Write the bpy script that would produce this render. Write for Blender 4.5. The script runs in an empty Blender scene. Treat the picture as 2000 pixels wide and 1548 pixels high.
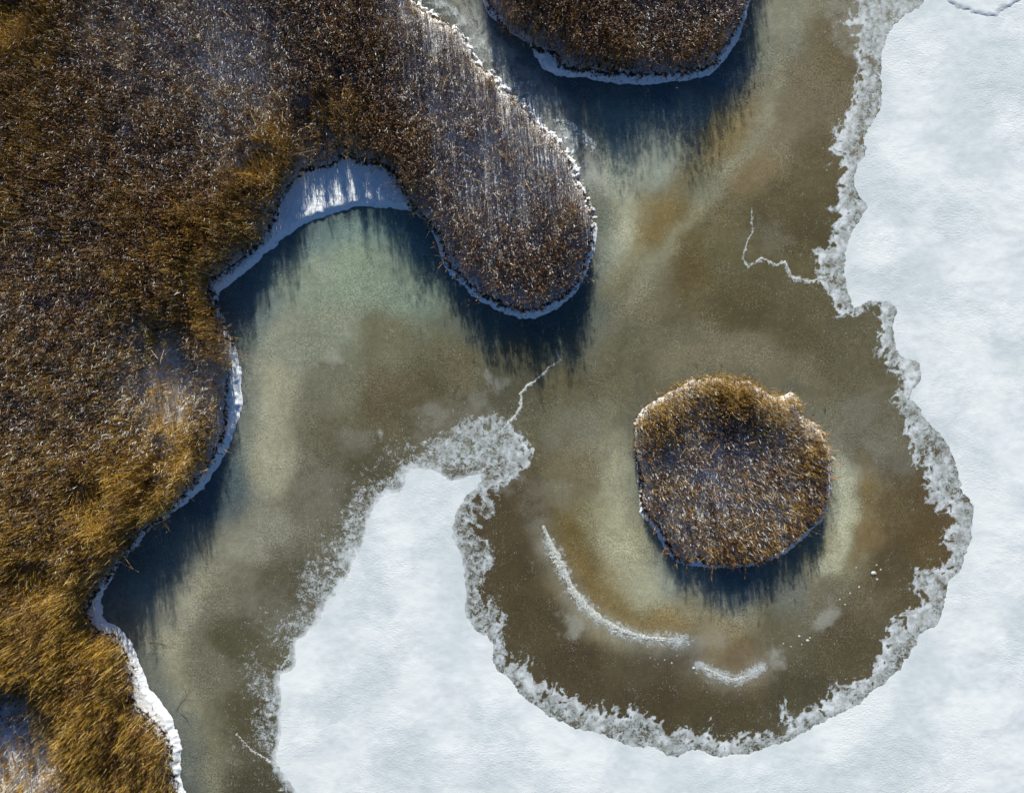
import bpy, math, random
import numpy as np
from mathutils import Vector

# ------------------------------------------------------------------ camera, sky, sun
SC = bpy.context.scene
COL = SC.collection
PXM = 25.0                                   # photo pixels per metre on the ice
HFOV = math.radians(72.0)
CAM_H = 40.0 / math.tan(HFOV / 2)
cam = bpy.data.cameras.new('camera')
cam_o = bpy.data.objects.new('camera', cam); COL.objects.link(cam_o)
cam.angle = HFOV; cam.clip_start = 0.5; cam.clip_end = 5000
cam_o.location = (0, 0, CAM_H); cam_o.rotation_euler = (0, 0, 0)
SC.camera = cam_o

SUN_EL = math.radians(18.5)
SUN_AZ = math.radians(-5.0)                  # from straight up in the picture (+Y), turned to the left
to_sun = Vector((math.sin(SUN_AZ) * math.cos(SUN_EL), math.cos(SUN_AZ) * math.cos(SUN_EL), math.sin(SUN_EL)))
W = bpy.data.worlds.new('World'); SC.world = W; W.use_nodes = True
nt = W.node_tree; bg = nt.nodes['Background']
sky = nt.nodes.new('ShaderNodeTexSky'); sky.sky_type = 'NISHITA'; sky.sun_disc = False
sky.sun_elevation = SUN_EL; sky.sun_rotation = SUN_AZ
sky.air_density = 1.0; sky.dust_density = 0.0; sky.ozone_density = 6.0
nt.links.new(sky.outputs[0], bg.inputs[0]); bg.inputs[1].default_value = 0.05
sun = bpy.data.lights.new('sun', 'SUN'); sun.energy = 5.0; sun.angle = math.radians(0.5); sun.color = (1.0, 0.968, 0.86)
sun_o = bpy.data.objects.new('sun', sun); COL.objects.link(sun_o)
sun_o.rotation_euler = (-to_sun).to_track_quat('-Z', 'Y').to_euler()
SC.view_settings.view_transform = 'Standard'; SC.view_settings.look = 'None'
SC.view_settings.exposure = 0.82; SC.view_settings.gamma = 1.0
SC.cycles.max_bounces = 6; SC.cycles.diffuse_bounces = 3; SC.cycles.glossy_bounces = 2

rng = np.random.default_rng(11)
random.seed(5)

# ------------------------------------------------------------------ helpers
def P(pts):                                   # photo pixels -> metres
    a = np.array(pts, float)
    return np.stack([(a[:, 0] - 1000) / PXM, (774 - a[:, 1]) / PXM], 1)

def lin(c):
    c = np.array(c, float) / 255.0
    return np.where(c <= 0.04045, c / 12.92, ((c + 0.055) / 1.055) ** 2.4)

_perm = np.random.default_rng(3).permutation(4096)
_g = np.random.default_rng(4).random((4096,)) * 2 * np.pi
_gx, _gy = np.cos(_g), np.sin(_g)
def perlin(x, y, seed=0):
    xi = np.floor(x).astype(np.int64); yi = np.floor(y).astype(np.int64)
    xf = x - xi; yf = y - yi
    u = xf * xf * xf * (xf * (xf * 6 - 15) + 10); v = yf * yf * yf * (yf * (yf * 6 - 15) + 10)
    def gr(ix, iy, dx, dy):
        h = _perm[(_perm[(ix + seed * 131) & 4095] + iy) & 4095]
        return _gx[h] * dx + _gy[h] * dy
    a = gr(xi, yi, xf, yf); b = gr(xi + 1, yi, xf - 1, yf)
    c = gr(xi, yi + 1, xf, yf - 1); d = gr(xi + 1, yi + 1, xf - 1, yf - 1)
    return 1.5 * ((a * (1 - u) + b * u) * (1 - v) + (c * (1 - u) + d * u) * v)
def fbm(x, y, freq, octv=4, seed=0, gain=0.5):
    s = 0; a = 1; t = 0
    for o in range(octv):
        s = s + a * perlin(x * freq + 17.3 * o, y * freq - 9.1 * o, seed + o); t += a; a *= gain; freq *= 2.03
    return s / t
def sstep(a, b, x):
    t = np.clip((x - a) / (b - a), 0, 1); return t * t * (3 - 2 * t)

def poly_sdf(poly, x, y):                     # + inside
    sh = x.shape; x = x.ravel(); y = y.ravel()
    d2 = np.full(x.shape, 1e18); ins = np.zeros(x.shape, bool)
    n = len(poly)
    for i in range(n):
        ax, ay = poly[i]; bx, by = poly[(i + 1) % n]
        ex, ey = bx - ax, by - ay; l = ex * ex + ey * ey + 1e-12
        t = np.clip(((x - ax) * ex + (y - ay) * ey) / l, 0, 1)
        dx = x - ax - t * ex; dy = y - ay - t * ey
        d2 = np.minimum(d2, dx * dx + dy * dy)
        if ay != by:
            c = (ay > y) != (by > y)
            ins ^= c & (x < ex * (y - ay) / (by - ay) + ax)
    d = np.sqrt(d2)
    return np.where(ins, d, -d).reshape(sh)
def line_dist(path, x, y):                    # distance and running parameter 0..1
    sh = x.shape; x = x.ravel(); y = y.ravel()
    best = np.full(x.shape, 1e9); par = np.zeros(x.shape)
    n = len(path) - 1
    for i in range(n):
        ax, ay = path[i]; bx, by = path[i + 1]; ex, ey = bx - ax, by - ay
        t = np.clip(((x - ax) * ex + (y - ay) * ey) / (ex * ex + ey * ey + 1e-12), 0, 1)
        d = np.hypot(x - ax - t * ex, y - ay - t * ey); m = d < best
        best[m] = d[m]; par[m] = ((i + t) / n)[m]
    return best.reshape(sh), par.reshape(sh)
def smooth_closed(pts, k=4):                  # Catmull-Rom
    p = np.array(pts, float); n = len(p); out = []
    for i in range(n):
        a, b, c, d = p[i - 1], p[i], p[(i + 1) % n], p[(i + 2) % n]
        for j in range(k):
            t = j / k
            out.append(0.5 * ((2 * b) + (-a + c) * t + (2 * a - 5 * b + 4 * c - d) * t * t + (-a + 3 * b - 3 * c + d) * t ** 3))
    return np.array(out)

def mesh_obj(name, verts, faces, mat, parent=None, attrs=None, smooth=True):
    me = bpy.data.meshes.new(name)
    verts = np.asarray(verts, np.float32); faces = np.asarray(faces, np.int32)
    nv, nf, k = len(verts), len(faces), faces.shape[1]
    me.vertices.add(nv); me.vertices.foreach_set('co', verts.ravel())
    me.loops.add(nf * k); me.loops.foreach_set('vertex_index', faces.ravel())
    me.polygons.add(nf); me.polygons.foreach_set('loop_start', np.arange(0, nf * k, k, dtype=np.int32))
    me.polygons.foreach_set('loop_total', np.full(nf, k, np.int32))
    me.polygons.foreach_set('use_smooth', np.full(nf, smooth))
    for an, (ty, data) in (attrs or {}).items():
        at = me.attributes.new(an, ty, 'POINT')
        at.data.foreach_set('color' if ty == 'FLOAT_COLOR' else 'value', np.asarray(data, np.float32).ravel())
    me.update(calc_edges=True); me.materials.append(mat)
    o = bpy.data.objects.new(name, me); COL.objects.link(o)
    if parent: o.parent = parent
    return o
def tag(o, label=None, cat=None, group=None, kind=None):
    if label: o['label'] = label
    if cat: o['category'] = cat
    if group: o['group'] = group
    if kind: o['kind'] = kind
    return o

# ------------------------------------------------------------------ outlines (photo pixels)
MARSH = [(-600, -500), (780, -500), (790, -120), (812, -20), (830, 6), (868, 34), (912, 62), (928, 92), (940, 118), (968, 132), (988, 165), (1028, 194), (1052, 228),
 (1086, 252), (1112, 286), (1134, 328), (1146, 362), (1162, 400), (1167, 440), (1169, 470), (1160, 503), (1142, 545), (1120, 580), (1085, 607),
 (1050, 623), (1020, 626), (985, 615), (940, 593), (905, 563), (872, 532), (858, 500), (850, 470), (828, 437), (802, 414), (760, 409), (700, 408),
 (650, 420), (600, 440), (555, 468), (520, 500), (475, 542), (442, 565), (430, 577), (437, 610), (452, 650), (466, 690), (475, 740), (475, 790),
 (461, 840), (440, 890), (410, 940), (370, 980), (325, 1015), (288, 1040), (275, 1062), (240, 1102), (208, 1150), (201, 1176), (210, 1212),
 (236, 1222), (256, 1250), (280, 1300), (296, 1342), (330, 1385), (350, 1430), (359, 1470), (356, 1505), (366, 1552), (380, 1650), (400, 2050), (-600, 2050)]
MARSH_REED = [(-600, -500), (760, -500), (775, -120), (798, -20), (812, 14), (850, 36), (898, 68), (915, 100), (928, 128), (958, 146), (972, 176), (1014, 204), (1040, 238),
 (1068, 266), (1098, 296), (1118, 338), (1134, 374), (1150, 405), (1154, 440), (1152, 470), (1138, 515), (1128, 548), (1110, 570), (1080, 590),
 (1052, 601), (1017, 605), (975, 592), (930, 566), (897, 538), (876, 514), (868, 483), (858, 457), (827, 425), (797, 388), (779, 353), (755, 327),
 (702, 315), (672, 303), (648, 325), (597, 332), (577, 353), (545, 393), (542, 413), (518, 465), (480, 500), (448, 526), (409, 552), (416, 575),
 (434, 622), (446, 652), (456, 692), (450, 717), (444, 759), (441, 808), (440, 836), (427, 867), (413, 899), (385, 934), (350, 976), (320, 1007),
 (280, 1034), (268, 1048), (241, 1088), (196, 1144), (170, 1197), (200, 1239), (226, 1236), (243, 1267), (257, 1298), (262, 1333), (259, 1368),
 (290, 1396), (320, 1424), (335, 1463), (332, 1498), (350, 1552), (362, 1650), (380, 2050), (-600, 2050)]
TOPBED = [(900, -500), (915, -100), (937, -5), (954, 31), (986, 60), (1028, 88), (1052, 126), (1087, 150), (1157, 158), (1196, 166), (1245, 168), (1315, 163),
 (1370, 154), (1394, 143), (1430, 105), (1450, 63), (1469, 0), (1490, -100), (1520, -500)]
TOPBED_REED = [(920, -500), (935, -100), (954, -5), (972, 35), (996, 70), (1035, 91), (1087, 108), (1100, 130), (1157, 140), (1245, 147), (1350, 140),
 (1391, 122), (1405, 95), (1430, 63), (1443, 32), (1454, 0), (1474, -100), (1500, -500)]
ISLE = [(1297, 769), (1335, 743), (1370, 738), (1405, 733), (1440, 741), (1461, 740), (1496, 762), (1517, 773), (1545, 759), (1558, 780), (1566, 808),
 (1597, 825), (1613, 850), (1622, 885), (1626, 937), (1624, 972), (1617, 1007), (1603, 1024), (1573, 1052), (1545, 1078), (1496, 1099), (1457, 1109),
 (1405, 1113), (1352, 1109), (1314, 1095), (1298, 1078), (1288, 1060), (1272, 1029), (1252, 1008), (1246, 990), (1242, 937), (1233, 878), (1233, 850),
 (1242, 811), (1262, 787)]
ISLE_REED = [(1300, 774), (1335, 748), (1370, 743), (1405, 738), (1440, 747), (1461, 748), (1490, 770), (1515, 782), (1540, 772), (1550, 792), (1556, 818),
 (1585, 836), (1600, 858), (1608, 890), (1610, 937), (1608, 968), (1600, 998), (1583, 1018), (1560, 1036), (1535, 1062), (1490, 1086), (1457, 1096),
 (1405, 1100), (1378, 1096), (1360, 1085), (1340, 1094), (1318, 1082), (1310, 1068), (1300, 1045), (1284, 1020), (1264, 1000), (1255, 980), (1254, 937), (1246, 880), (1244, 852),
 (1252, 815), (1270, 793)]
SNOW = [(2600, -500), (1840, -500), (1820, -100), (1807, 0), (1769, 31), (1737, 60), (1727, 91), (1720, 140), (1722, 182), (1720, 210), (1702, 238), (1688, 262), (1690, 301),
 (1671, 332), (1671, 364), (1685, 392), (1699, 406), (1678, 430), (1660, 462), (1650, 507), (1652, 539), (1655, 570), (1667, 598), (1685, 596),
 (1695, 588), (1730, 590), (1750, 603), (1748, 622), (1744, 657), (1751, 682), (1772, 700), (1792, 708), (1800, 738), (1786, 755), (1776, 774),
 (1800, 797), (1807, 822), (1832, 843), (1856, 874), (1870, 909), (1877, 955), (1900, 990), (1898, 1043), (1888, 1078), (1874, 1116), (1856, 1137),
 (1846, 1165), (1832, 1218), (1807, 1232), (1786, 1260), (1772, 1284), (1748, 1316), (1720, 1340), (1678, 1372), (1632, 1396), (1580, 1424),
 (1538, 1445), (1496, 1459), (1454, 1473), (1387, 1475), (1363, 1463), (1321, 1473), (1308, 1477), (1280, 1459), (1238, 1456), (1185, 1438),
 (1140, 1424), (1087, 1407), (1052, 1382), (1017, 1358), (1000, 1330), (968, 1305), (958, 1253), (926, 1225), (909, 1197), (911, 1155), (902, 1088),
 (884, 1050), (888, 1015), (895, 990), (916, 965), (937, 941), (933, 923), (909, 934), (874, 937), (846, 920), (814, 916), (790, 934), (783, 958),
 (748, 969), (723, 1007), (716, 1040), (702, 1071), (688, 1100), (679, 1123), (665, 1148), (637, 1176), (623, 1214), (595, 1239), (577, 1260), (577, 1302),
 (553, 1319), (548, 1344), (549, 1393), (549, 1435), (541, 1473), (546, 1498), (567, 1526), (581, 1550), (620, 1650), (700, 2050), (2600, 2050)]
FRINGE = [(2600, -500), (1640, -500), (1660, -100), (1667, 0), (1667, 31), (1678, 87), (1678, 140), (1664, 189), (1660, 224), (1639, 259), (1639, 301), (1629, 357), (1629, 430),
 (1629, 472), (1592, 500), (1600, 545), (1615, 554), (1632, 591), (1653, 615), (1685, 626), (1692, 603), (1713, 608), (1727, 640), (1716, 682),
 (1734, 696), (1737, 724), (1783, 724), (1755, 769), (1762, 815), (1776, 867), (1781, 905), (1835, 911), (1814, 955), (1825, 990), (1856, 990),
 (1849, 1039), (1846, 1099), (1807, 1123), (1793, 1148), (1800, 1176), (1755, 1218), (1723, 1249), (1720, 1295), (1702, 1312), (1629, 1358),
 (1597, 1389), (1545, 1407), (1530, 1386), (1524, 1424), (1447, 1438), (1398, 1456), (1387, 1428), (1363, 1438), (1325, 1414), (1300, 1425), (1262, 1398), (1189, 1393),
 (1147, 1386), (1115, 1365), (1070, 1344), (1035, 1318), (1045, 1284), (1035, 1265), (1003, 1298), (982, 1246), (979, 1218), (951, 1190), (937, 1141), (965, 1113),
 (958, 1074), (930, 1053), (909, 1043), (912, 1015), (930, 997), (958, 979), (972, 944), (1000, 944), (1027, 900), (1031, 880), (1017, 857), (989, 832), (965, 822), (895, 832),
 (807, 867), (762, 892), (755, 920), (720, 937), (685, 990), (640, 1050), (644, 1092), (602, 1113), (591, 1169), (556, 1204), (545, 1232),
 (572, 1270), (560, 1300), (540, 1310), (490, 1277), (486, 1323), (500, 1358), (507, 1428), (483, 1463), (525, 1498), (546, 1526), (562, 1552), (600, 1650), (680, 2050), (2600, 2050)]

# frost lines and thin ridges: path, half width start / end (m), strength
LINES = [
 ([(1084, 682), (1094, 703), (1073, 717), (1052, 738), (1028, 755), (1017, 769), (1018, 794), (1003, 815), (986, 832)], .06, .28, 1.3),
 ([(1468, 405), (1470, 451), (1457, 479), (1450, 504), (1461, 521), (1489, 504), (1517, 518), (1534, 511), (1545, 540), (1580, 551), (1597, 545), (1625, 538)], .10, .32, 1.3),
 ([(567, 1262), (566, 1280), (549, 1305)], .08, .12, 1.3),
 ([(462, 1431), (490, 1463), (518, 1480), (546, 1498)], .08, .3, 1.0),
 ([(1779, 870), (1776, 900), (1765, 915), (1755, 945)], .08, .03, .8),
 ([(1560, 500), (1585, 470), (1597, 425)], .14, .05, .8),
 ([(985, 1190), (960, 1180), (975, 1163)], .2, .3, .9),
 ([(1005, 1290), (1027, 1262)], .15, .2, .9),
 ([(985, 1245), (1000, 1238)], .15, .12, .9),
 ([(1612, 64), (1640, 42), (1668, 32)], .1, .3, .8),
 ([(1625, 90), (1655, 72), (1680, 60)], .05, .22, .8),
 ([(1475, 1345), (1487, 1325)], .2, .12, .7),
 ([(1093, 240), (1120, 250), (1140, 265), (1160, 282)], .18, .34, 1.1),
 ([(900, 20), (950, 60), (985, 110), (1030, 160)], .5, .6, .55),
 ([(1030, 160), (1065, 200), (1098, 235), (1120, 280), (1135, 320)], .7, .35, .75),
 ([(610, 830), (622, 760), (634, 720)], .12, .07, .5),
 ([(585, 900), (605, 885), (625, 880)], .18, .07, .5),
]
# soft veils of frozen slush: px, py, radius px, strength
VEILS = [(1130, 1215, 34, .42), (1122, 1198, 20, .3), (1610, 1208, 30, .4), (1628, 1195, 18, .35), (1515, 1285, 24, .42), (740, 860, 10, .5), (840, 812, 26, .25),
 (962, 735, 22, .3), (958, 725, 9, .4), (930, 790, 30, .22), (900, 850, 90, .16), (1000, 940, 26, .2), (1060, 970, 45, .13), (1660, 300, 30, .1), (1700, 60, 60, .35), (1760, 10, 50, .45),
 (1650, 20, 30, .25), (1680, 800, 50, .1), (1750, 880, 60, .12), (1500, 470, 40, .1), (1130, 830, 70, .12), (520, 1350, 30, .1), (1560, 1420, 30, .2), (650, 700, 14, .3), (690, 860, 30, .12),
 (640, 960, 60, .10), (560, 1200, 60, .10), (1440, 1290, 40, .08)]
# own colour of the ice: px, py, sRGB as it looks in sunlight
TONES = [(1500,30,132,130,110),(1560,200,114,106,82),(1640,100,104,94,68),(1600,300,98,88,62),(1500,250,124,116,92),(1450,330,122,108,78),(1420,260,124,112,78),
(1350,200,118,124,116),(1200,250,118,128,120),(1200,350,156,158,140),(1270,320,140,146,132),(1190,480,152,152,128),(1175,420,132,132,104),(1240,430,132,122,86),(1290,450,116,102,66),(1340,430,114,102,66),
(1400,430,106,98,70),(1360,360,112,112,92),(1350,520,98,86,54),(1500,420,92,84,58),(1600,430,88,80,54),(1250,560,112,106,82),(1250,500,134,130,102),(1450,600,90,83,56),(1550,650,96,90,64),(1400,500,100,94,66),
(1650,700,96,90,68),(1350,690,110,106,84),(1450,700,112,107,86),(1200,700,104,99,76),(1100,760,96,90,66),(1200,850,112,108,86),(1160,920,112,104,78),(1180,1000,128,122,92),(1220,950,132,130,104),
(1210,1060,148,144,116),(1105,1050,100,88,54),(1130,1120,108,94,58),(1180,1160,132,118,82),(1000,1000,84,74,52),(1000,1100,80,70,48),(1050,1200,78,70,48),(1130,1290,76,67,47),(1250,1310,84,76,56),
(1400,1400,80,72,50),(1270,1370,76,67,46),(1550,1350,80,74,54),(1650,1250,86,78,56),(1750,1100,88,78,54),(1800,1050,88,74,46),(1830,960,90,76,50),(1750,920,92,84,64),(1690,880,104,100,82),
(1650,930,152,152,132),(1648,1010,154,152,126),(1690,960,112,100,68),(1695,1040,118,100,66),(1740,1000,98,86,58),(1640,1080,132,128,102),(1600,1160,112,106,86),(1500,1235,104,98,76),(1400,1238,132,118,84),
(1300,1215,140,126,88),(1420,1170,122,126,116),(1260,1150,150,148,122),(1210,1190,134,122,84),(1300,1130,130,136,124),(1540,1150,112,114,102),(1440,1285,108,92,62),(1330,1270,84,76,58),
(700,520,128,142,122),(700,440,108,128,118),(600,540,134,142,126),(800,560,114,128,112),(560,650,134,136,118),(640,640,130,134,114),(750,660,114,112,88),(820,480,96,118,116),(500,600,104,116,112),
(900,700,102,96,72),(650,760,116,114,94),(515,760,146,144,122),(535,900,142,140,118),(650,850,102,97,76),(750,780,98,90,66),(850,780,92,85,62),(700,930,88,82,62),(600,950,104,100,82),
(500,1050,134,132,114),(550,1130,92,87,68),(450,1150,116,113,94),(340,1190,142,140,122),(400,1300,110,107,88),(320,1290,140,136,114),(345,1360,124,122,102),(390,1450,116,114,92),(480,1400,84,78,56),(450,1250,86,82,60),
(375,1530,120,118,98),(940,650,98,104,92),(1100,660,84,90,80),(1000,720,88,86,68),(1150,640,92,98,88),(500,1545,78,74,54),(900,20,92,88,72),(960,60,84,84,76),(960,90,116,116,106),(1010,140,96,98,94),
(1080,210,130,130,120),(1130,280,124,124,108),(1110,170,90,98,96),(300,1120,112,118,110),(430,960,84,96,98),(600,480,100,118,114),(1400,130,84,98,104),(1300,180,92,106,108),(1470,60,118,120,104),(1440,1130,90,102,102)]

# ------------------------------------------------------------------ fields on a fine grid
X0, X1, Y0, Y1, GS = -50.0, 50.0, -41.0, 41.0, 0.1
NX = int((X1 - X0) / GS) + 1; NY = int((Y1 - Y0) / GS) + 1
gx = X0 + GS * np.arange(NX); gy = Y0 + GS * np.arange(NY)
GX, GY = np.meshgrid(gx, gy)
def bilin(F, x, y, x0, y0, s):
    fx = np.clip((x - x0) / s, 0, F.shape[1] - 1.001); fy = np.clip((y - y0) / s, 0, F.shape[0] - 1.001)
    ix = fx.astype(int); iy = fy.astype(int); u = fx - ix; v = fy - iy
    return (F[iy, ix] * (1 - u) + F[iy, ix + 1] * u) * (1 - v) + (F[iy + 1, ix] * (1 - u) + F[iy + 1, ix + 1] * u) * v
CG = 0.25
cx = X0 + CG * np.arange(int((X1 - X0) / CG) + 2); cy = Y0 + CG * np.arange(int((Y1 - Y0) / CG) + 2)
CX, CY = np.meshgrid(cx, cy)
def field(poly, smooth=True):
    p = P(poly)
    if smooth: p = smooth_closed(p, 3)
    return bilin(poly_sdf(p, CX, CY), GX, GY, X0, Y0, CG)
n_mid = fbm(GX, GY, 0.8, 4, 20); n_fine = fbm(GX, GY, 2.6, 3, 40)
S_marsh = field(MARSH) + 0.26 * n_mid + .16 * n_fine
S_mreed = field(MARSH_REED) + 0.32 * n_fine + 0.16 * n_mid - .08
_p = P([(830, 0), (872, 34), (922, 76), (950, 125), (1000, 175), (1045, 225), (1098, 275), (1130, 330), (1155, 400)])
_d, _t = line_dist(_p, CX, CY); _m = bilin(1 - sstep(.8, 1.8, _d), GX, GY, X0, Y0, CG)
S_marsh = S_marsh + _m * (.45 * n_fine + .35 * n_mid - .12)
S_top = field(TOPBED) + 0.2 * n_mid + .12 * n_fine
S_treed = field(TOPBED_REED) + 0.36 * n_fine + 0.2 * n_mid
S_isle = field(ISLE) + 0.26 * n_mid + .2 * n_fine
S_ireed = field(ISLE_REED) + 0.30 * n_fine + .28 * sstep(-7, -2, GY)
wx = fbm(GX, GY, 0.45, 4, 60); wy = fbm(GX, GY, 0.45, 4, 70)
S_snow = field(SNOW) + 0.28 * n_mid + 0.16 * n_fine
def warp_field(F, amp): return bilin(F, GX + amp * wx, GY + amp * wy, X0, Y0, GS)
S_fr = field(FRINGE, False)
at = lambda F, x, y: bilin(F, x, y, X0, Y0, GS)

# frost amount on the ice
sharp = sstep(-6, 6, GX + 3.0)                                       # left tongue fades, right edge is crisper
rid = 1 - np.abs(fbm(GX + wx, GY + wy, 1.1, 4, 90)) * 2.6            # branching fingers
fr = warp_field(S_fr, 1.1) + .75 * fbm(GX, GY, .28, 3, 37) + 0.95 * (rid - 0.45) + 0.35 * n_fine
w_out = 2.3 * (1 - sharp) + 0.85 * sharp
frost = sstep(-1.0, 0.9, fr / w_out) * (0.62 - .07 * sharp + 0.30 * fbm(GX, GY, .6, 3, 33) + .10 * sharp * rid)
edge_white = np.exp(-(fr - 0.35) ** 2 / 0.22) * sharp
frost = frost + 0.30 * edge_white * sstep(-.3, .2, fr)
frost *= sstep(-60, 60, GX * 0 + 100)
halo = sstep(-7.5, 0, S_fr) * (0.10 * sharp + 0.24 * (1 - sharp))    # speckles thin out away from the edge
frost = np.maximum(frost, halo + 0.06 * n_mid)
for path, w0, w1, st in LINES:
    p = P(path); d, t = line_dist(p, GX + 0.25 * n_mid + .12 * n_fine, GY + 0.25 * n_fine)
    w = w0 + (w1 - w0) * t
    frost = np.maximum(frost, st * 0.52 * (1 - sstep(0.1, 1.9, d / w)) * (.75 + .9 * n_fine))
RIDGE = P([(1062, 1028), (1072, 1055), (1084, 1082), (1098, 1112), (1115, 1148), (1144, 1184), (1175, 1212), (1217, 1233), (1262, 1246), (1315, 1249), (1355, 1246), (1400, 1242)])
d, t = line_dist(RIDGE, GX + .12 * n_fine, GY + .12 * n_mid)
side = np.hypot(GX - 17.3, GY + 5.8)                                 # outside of the ring fades slowly
dd, tt = line_dist(RIDGE - 0.0, GX, GY)
rr = 1 - sstep(0.0, 1.3, d)
outer = (side > 13.4 + 0.0 * GX)
frost = np.maximum(frost, (0.95 * rr * sstep(0, .1, t) * (1 - sstep(.82, 1.0, t)) * (0.65 + 0.5 * n_mid)))
RIDGE2 = P([(1366, 1300), (1391, 1311), (1412, 1322), (1440, 1328), (1464, 1317), (1488, 1303)])
d, t = line_dist(RIDGE2, GX, GY)
frost = np.maximum(frost, 0.7 * (1 - sstep(0.1, .9, d)))
veil = np.zeros_like(GX)
for px, py, r, st in VEILS:
    ax, ay = P([(px, py)])[0]
    q = np.hypot(GX - ax + 1.6 * wx, (GY - ay) * 1.25 + 1.6 * wy) / (r / PXM) + 0.9 * n_mid + .35 * n_fine
    veil = np.maximum(veil, st * (1 - sstep(0.3, 1.5, q)))
CH = P([(880, -60), (915, 30), (960, 100), (1010, 160), (1065, 205), (1105, 260), (1138, 330)])
d, t = line_dist(CH, GX + .5 * wx, GY + .5 * wy)
marb = 1 - np.abs(fbm(GX + 1.4 * wx, GY * .8 + GX * .6 + 1.4 * wy, .9, 5, 170)) * 3.2
veil = np.maximum(veil, (1 - sstep(.5, 2.3, d)) * np.clip(.18 + .42 * marb + .3 * n_mid, 0, .7) * sstep(-.1, .25, t))
frost = np.maximum(frost, (.50 + .45 * (1 - sharp)) * sstep(-1.1, .05, S_snow + .3 * n_mid))
PEN = P([(822, -10), (872, 24), (922, 66), (950, 115), (1000, 160), (1045, 212), (1098, 262), (1130, 310), (1152, 370)])
d, t = line_dist(PEN, GX + .3 * wx, GY + .3 * wy)
frost = np.maximum(frost, .46 * (1 - sstep(.35, 1.1, d)) * (1 + n_mid) * (1 - sstep(.85, 1, t)))
d1, _ = line_dist(RIDGE + np.array([-.25, -.3]), GX + .5 * wx, GY + .5 * wy); d2, _ = line_dist(RIDGE2, GX + .5 * wx, GY + .5 * wy)
veil = np.maximum(veil, np.maximum(.28 * np.exp(-(d1 / 1.0) ** 2), .26 * np.exp(-(d2 / 1.0) ** 2)) * (1 + .7 * n_mid))
frost = np.clip(frost, 0, 1.3)
# tone by weighted control points
T = np.array(TONES, float); tp = P(T[:, :2]); tc = np.array([lin(c) for c in T[:, 2:]])
qx = CX + 1.1 * fbm(CX, CY, .35, 5, 101, .6); qy = CY + 1.1 * fbm(CX, CY, .35, 5, 111, .6)
num = np.zeros(CX.shape + (3,)); den = np.zeros(CX.shape)
for (ax, ay), c in zip(tp, tc):
    w = 1.0 / ((qx - ax) ** 2 + (qy - ay) ** 2 + .6) ** 2.2
    num += w[..., None] * c; den += w
tone_c = num / den[..., None]
tone = np.stack([bilin(tone_c[..., k], GX, GY, X0, Y0, CG) for k in range(3)], -1)
BANDS = [
 ([(1228, 820), (1205, 930), (1208, 1040), (1240, 1120), (1300, 1185)], 1.5, (164, 162, 136), .85),
 ([(1300, 1190), (1400, 1215), (1500, 1200)], .9, (140, 134, 108), .5),
 ([(1112, 960), (1108, 1040), (1130, 1110), (1172, 1172), (1235, 1212), (1320, 1228), (1410, 1222)], .75, (120, 102, 58), .8),
 ([(1632, 880), (1650, 950), (1652, 1020), (1632, 1090), (1585, 1140)], .65, (172, 172, 146), .95),
 ([(1672, 870), (1690, 940), (1697, 1010), (1680, 1075), (1640, 1130)], .6, (122, 104, 66), .7),
 ([(1740, 880), (1760, 980), (1740, 1080), (1680, 1170), (1600, 1230)], .9, (84, 74, 50), .5),
 ([(1478, 120), (1455, 230), (1400, 300), (1320, 370), (1262, 450), (1228, 540)], .9, (130, 114, 74), .6),
 ([(1335, 395), (1290, 440), (1262, 500)], .9, (116, 100, 58), .6),
 ([(1525, 40), (1520, 160), (1482, 260), (1400, 370), (1320, 460), (1250, 560), (1205, 640)], .7, (140, 138, 114), .75),
 ([(1470, 330), (1380, 430), (1300, 520)], .6, (86, 78, 50), .4),
 ([(1180, 260), (1225, 340), (1222, 430), (1196, 530)], 1.2, (168, 170, 148), .8),
 ([(492, 660), (512, 780), (540, 900), (520, 990)], 1.1, (160, 158, 134), .75),
 ([(470, 1060), (380, 1140), (330, 1220), (318, 1300), (345, 1400), (372, 1540)], 1.2, (150, 147, 124), .6),
 ([(520, 620), (600, 560), (700, 500), (800, 540), (850, 620)], 2.0, (138, 148, 128), .6),
 ([(600, 470), (700, 430), (790, 450)], 1.2, (130, 150, 142), .5),
 ([(1240, 640), (1330, 610), (1440, 600), (1560, 640), (1640, 720)], 1.1, (84, 77, 50), .4),
 ([(1240, 740), (1330, 690), (1450, 685), (1560, 720), (1630, 800)], 1.1, (122, 116, 94), .55),
 ([(1130, 720), (1180, 650), (1230, 610)], .9, (120, 115, 90), .5)]
bx = GX + .7 * wx + .25 * n_mid; by = GY + .7 * wy
for path, w, c, st in BANDS:
    d, t = line_dist(smooth_closed(P(path), 1) if False else P(path), CX, CY); d = bilin(d, bx, by, X0, Y0, CG); t = bilin(t, bx, by, X0, Y0, CG)
    k = st * np.exp(-(d / w) ** 2) * sstep(-.02, .22, t) * (1 - sstep(.8, 1.02, t)) * (.85 + .5 * n_mid)
    k = np.clip(k, 0, 1)[..., None]; tone = tone * (1 - k) + lin(c) * k
# thin dark ice beside the banks, with reed shade deepened in its colour
clear_shade = np.maximum(sstep(-2.4, -0.2, np.maximum(S_marsh, S_top) + 0.9 * wx), .45 * sstep(-1.4, -.1, S_isle + .3 * wx))
tone = tone * (1 - 0.5 * clear_shade[..., None]) + 0.5 * clear_shade[..., None] * np.array([0.052, 0.085, 0.105])
gr = tone.mean(-1, keepdims=True); tone = (gr + (tone - gr) * .92) * 1.24
tone *= (1.0 + 0.30 * fbm(GX + 1.5 * wx, GY + 1.5 * wy, .35, 6, 130, .6))[..., None]
tone = np.clip(tone, 0.004, 1)

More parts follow.
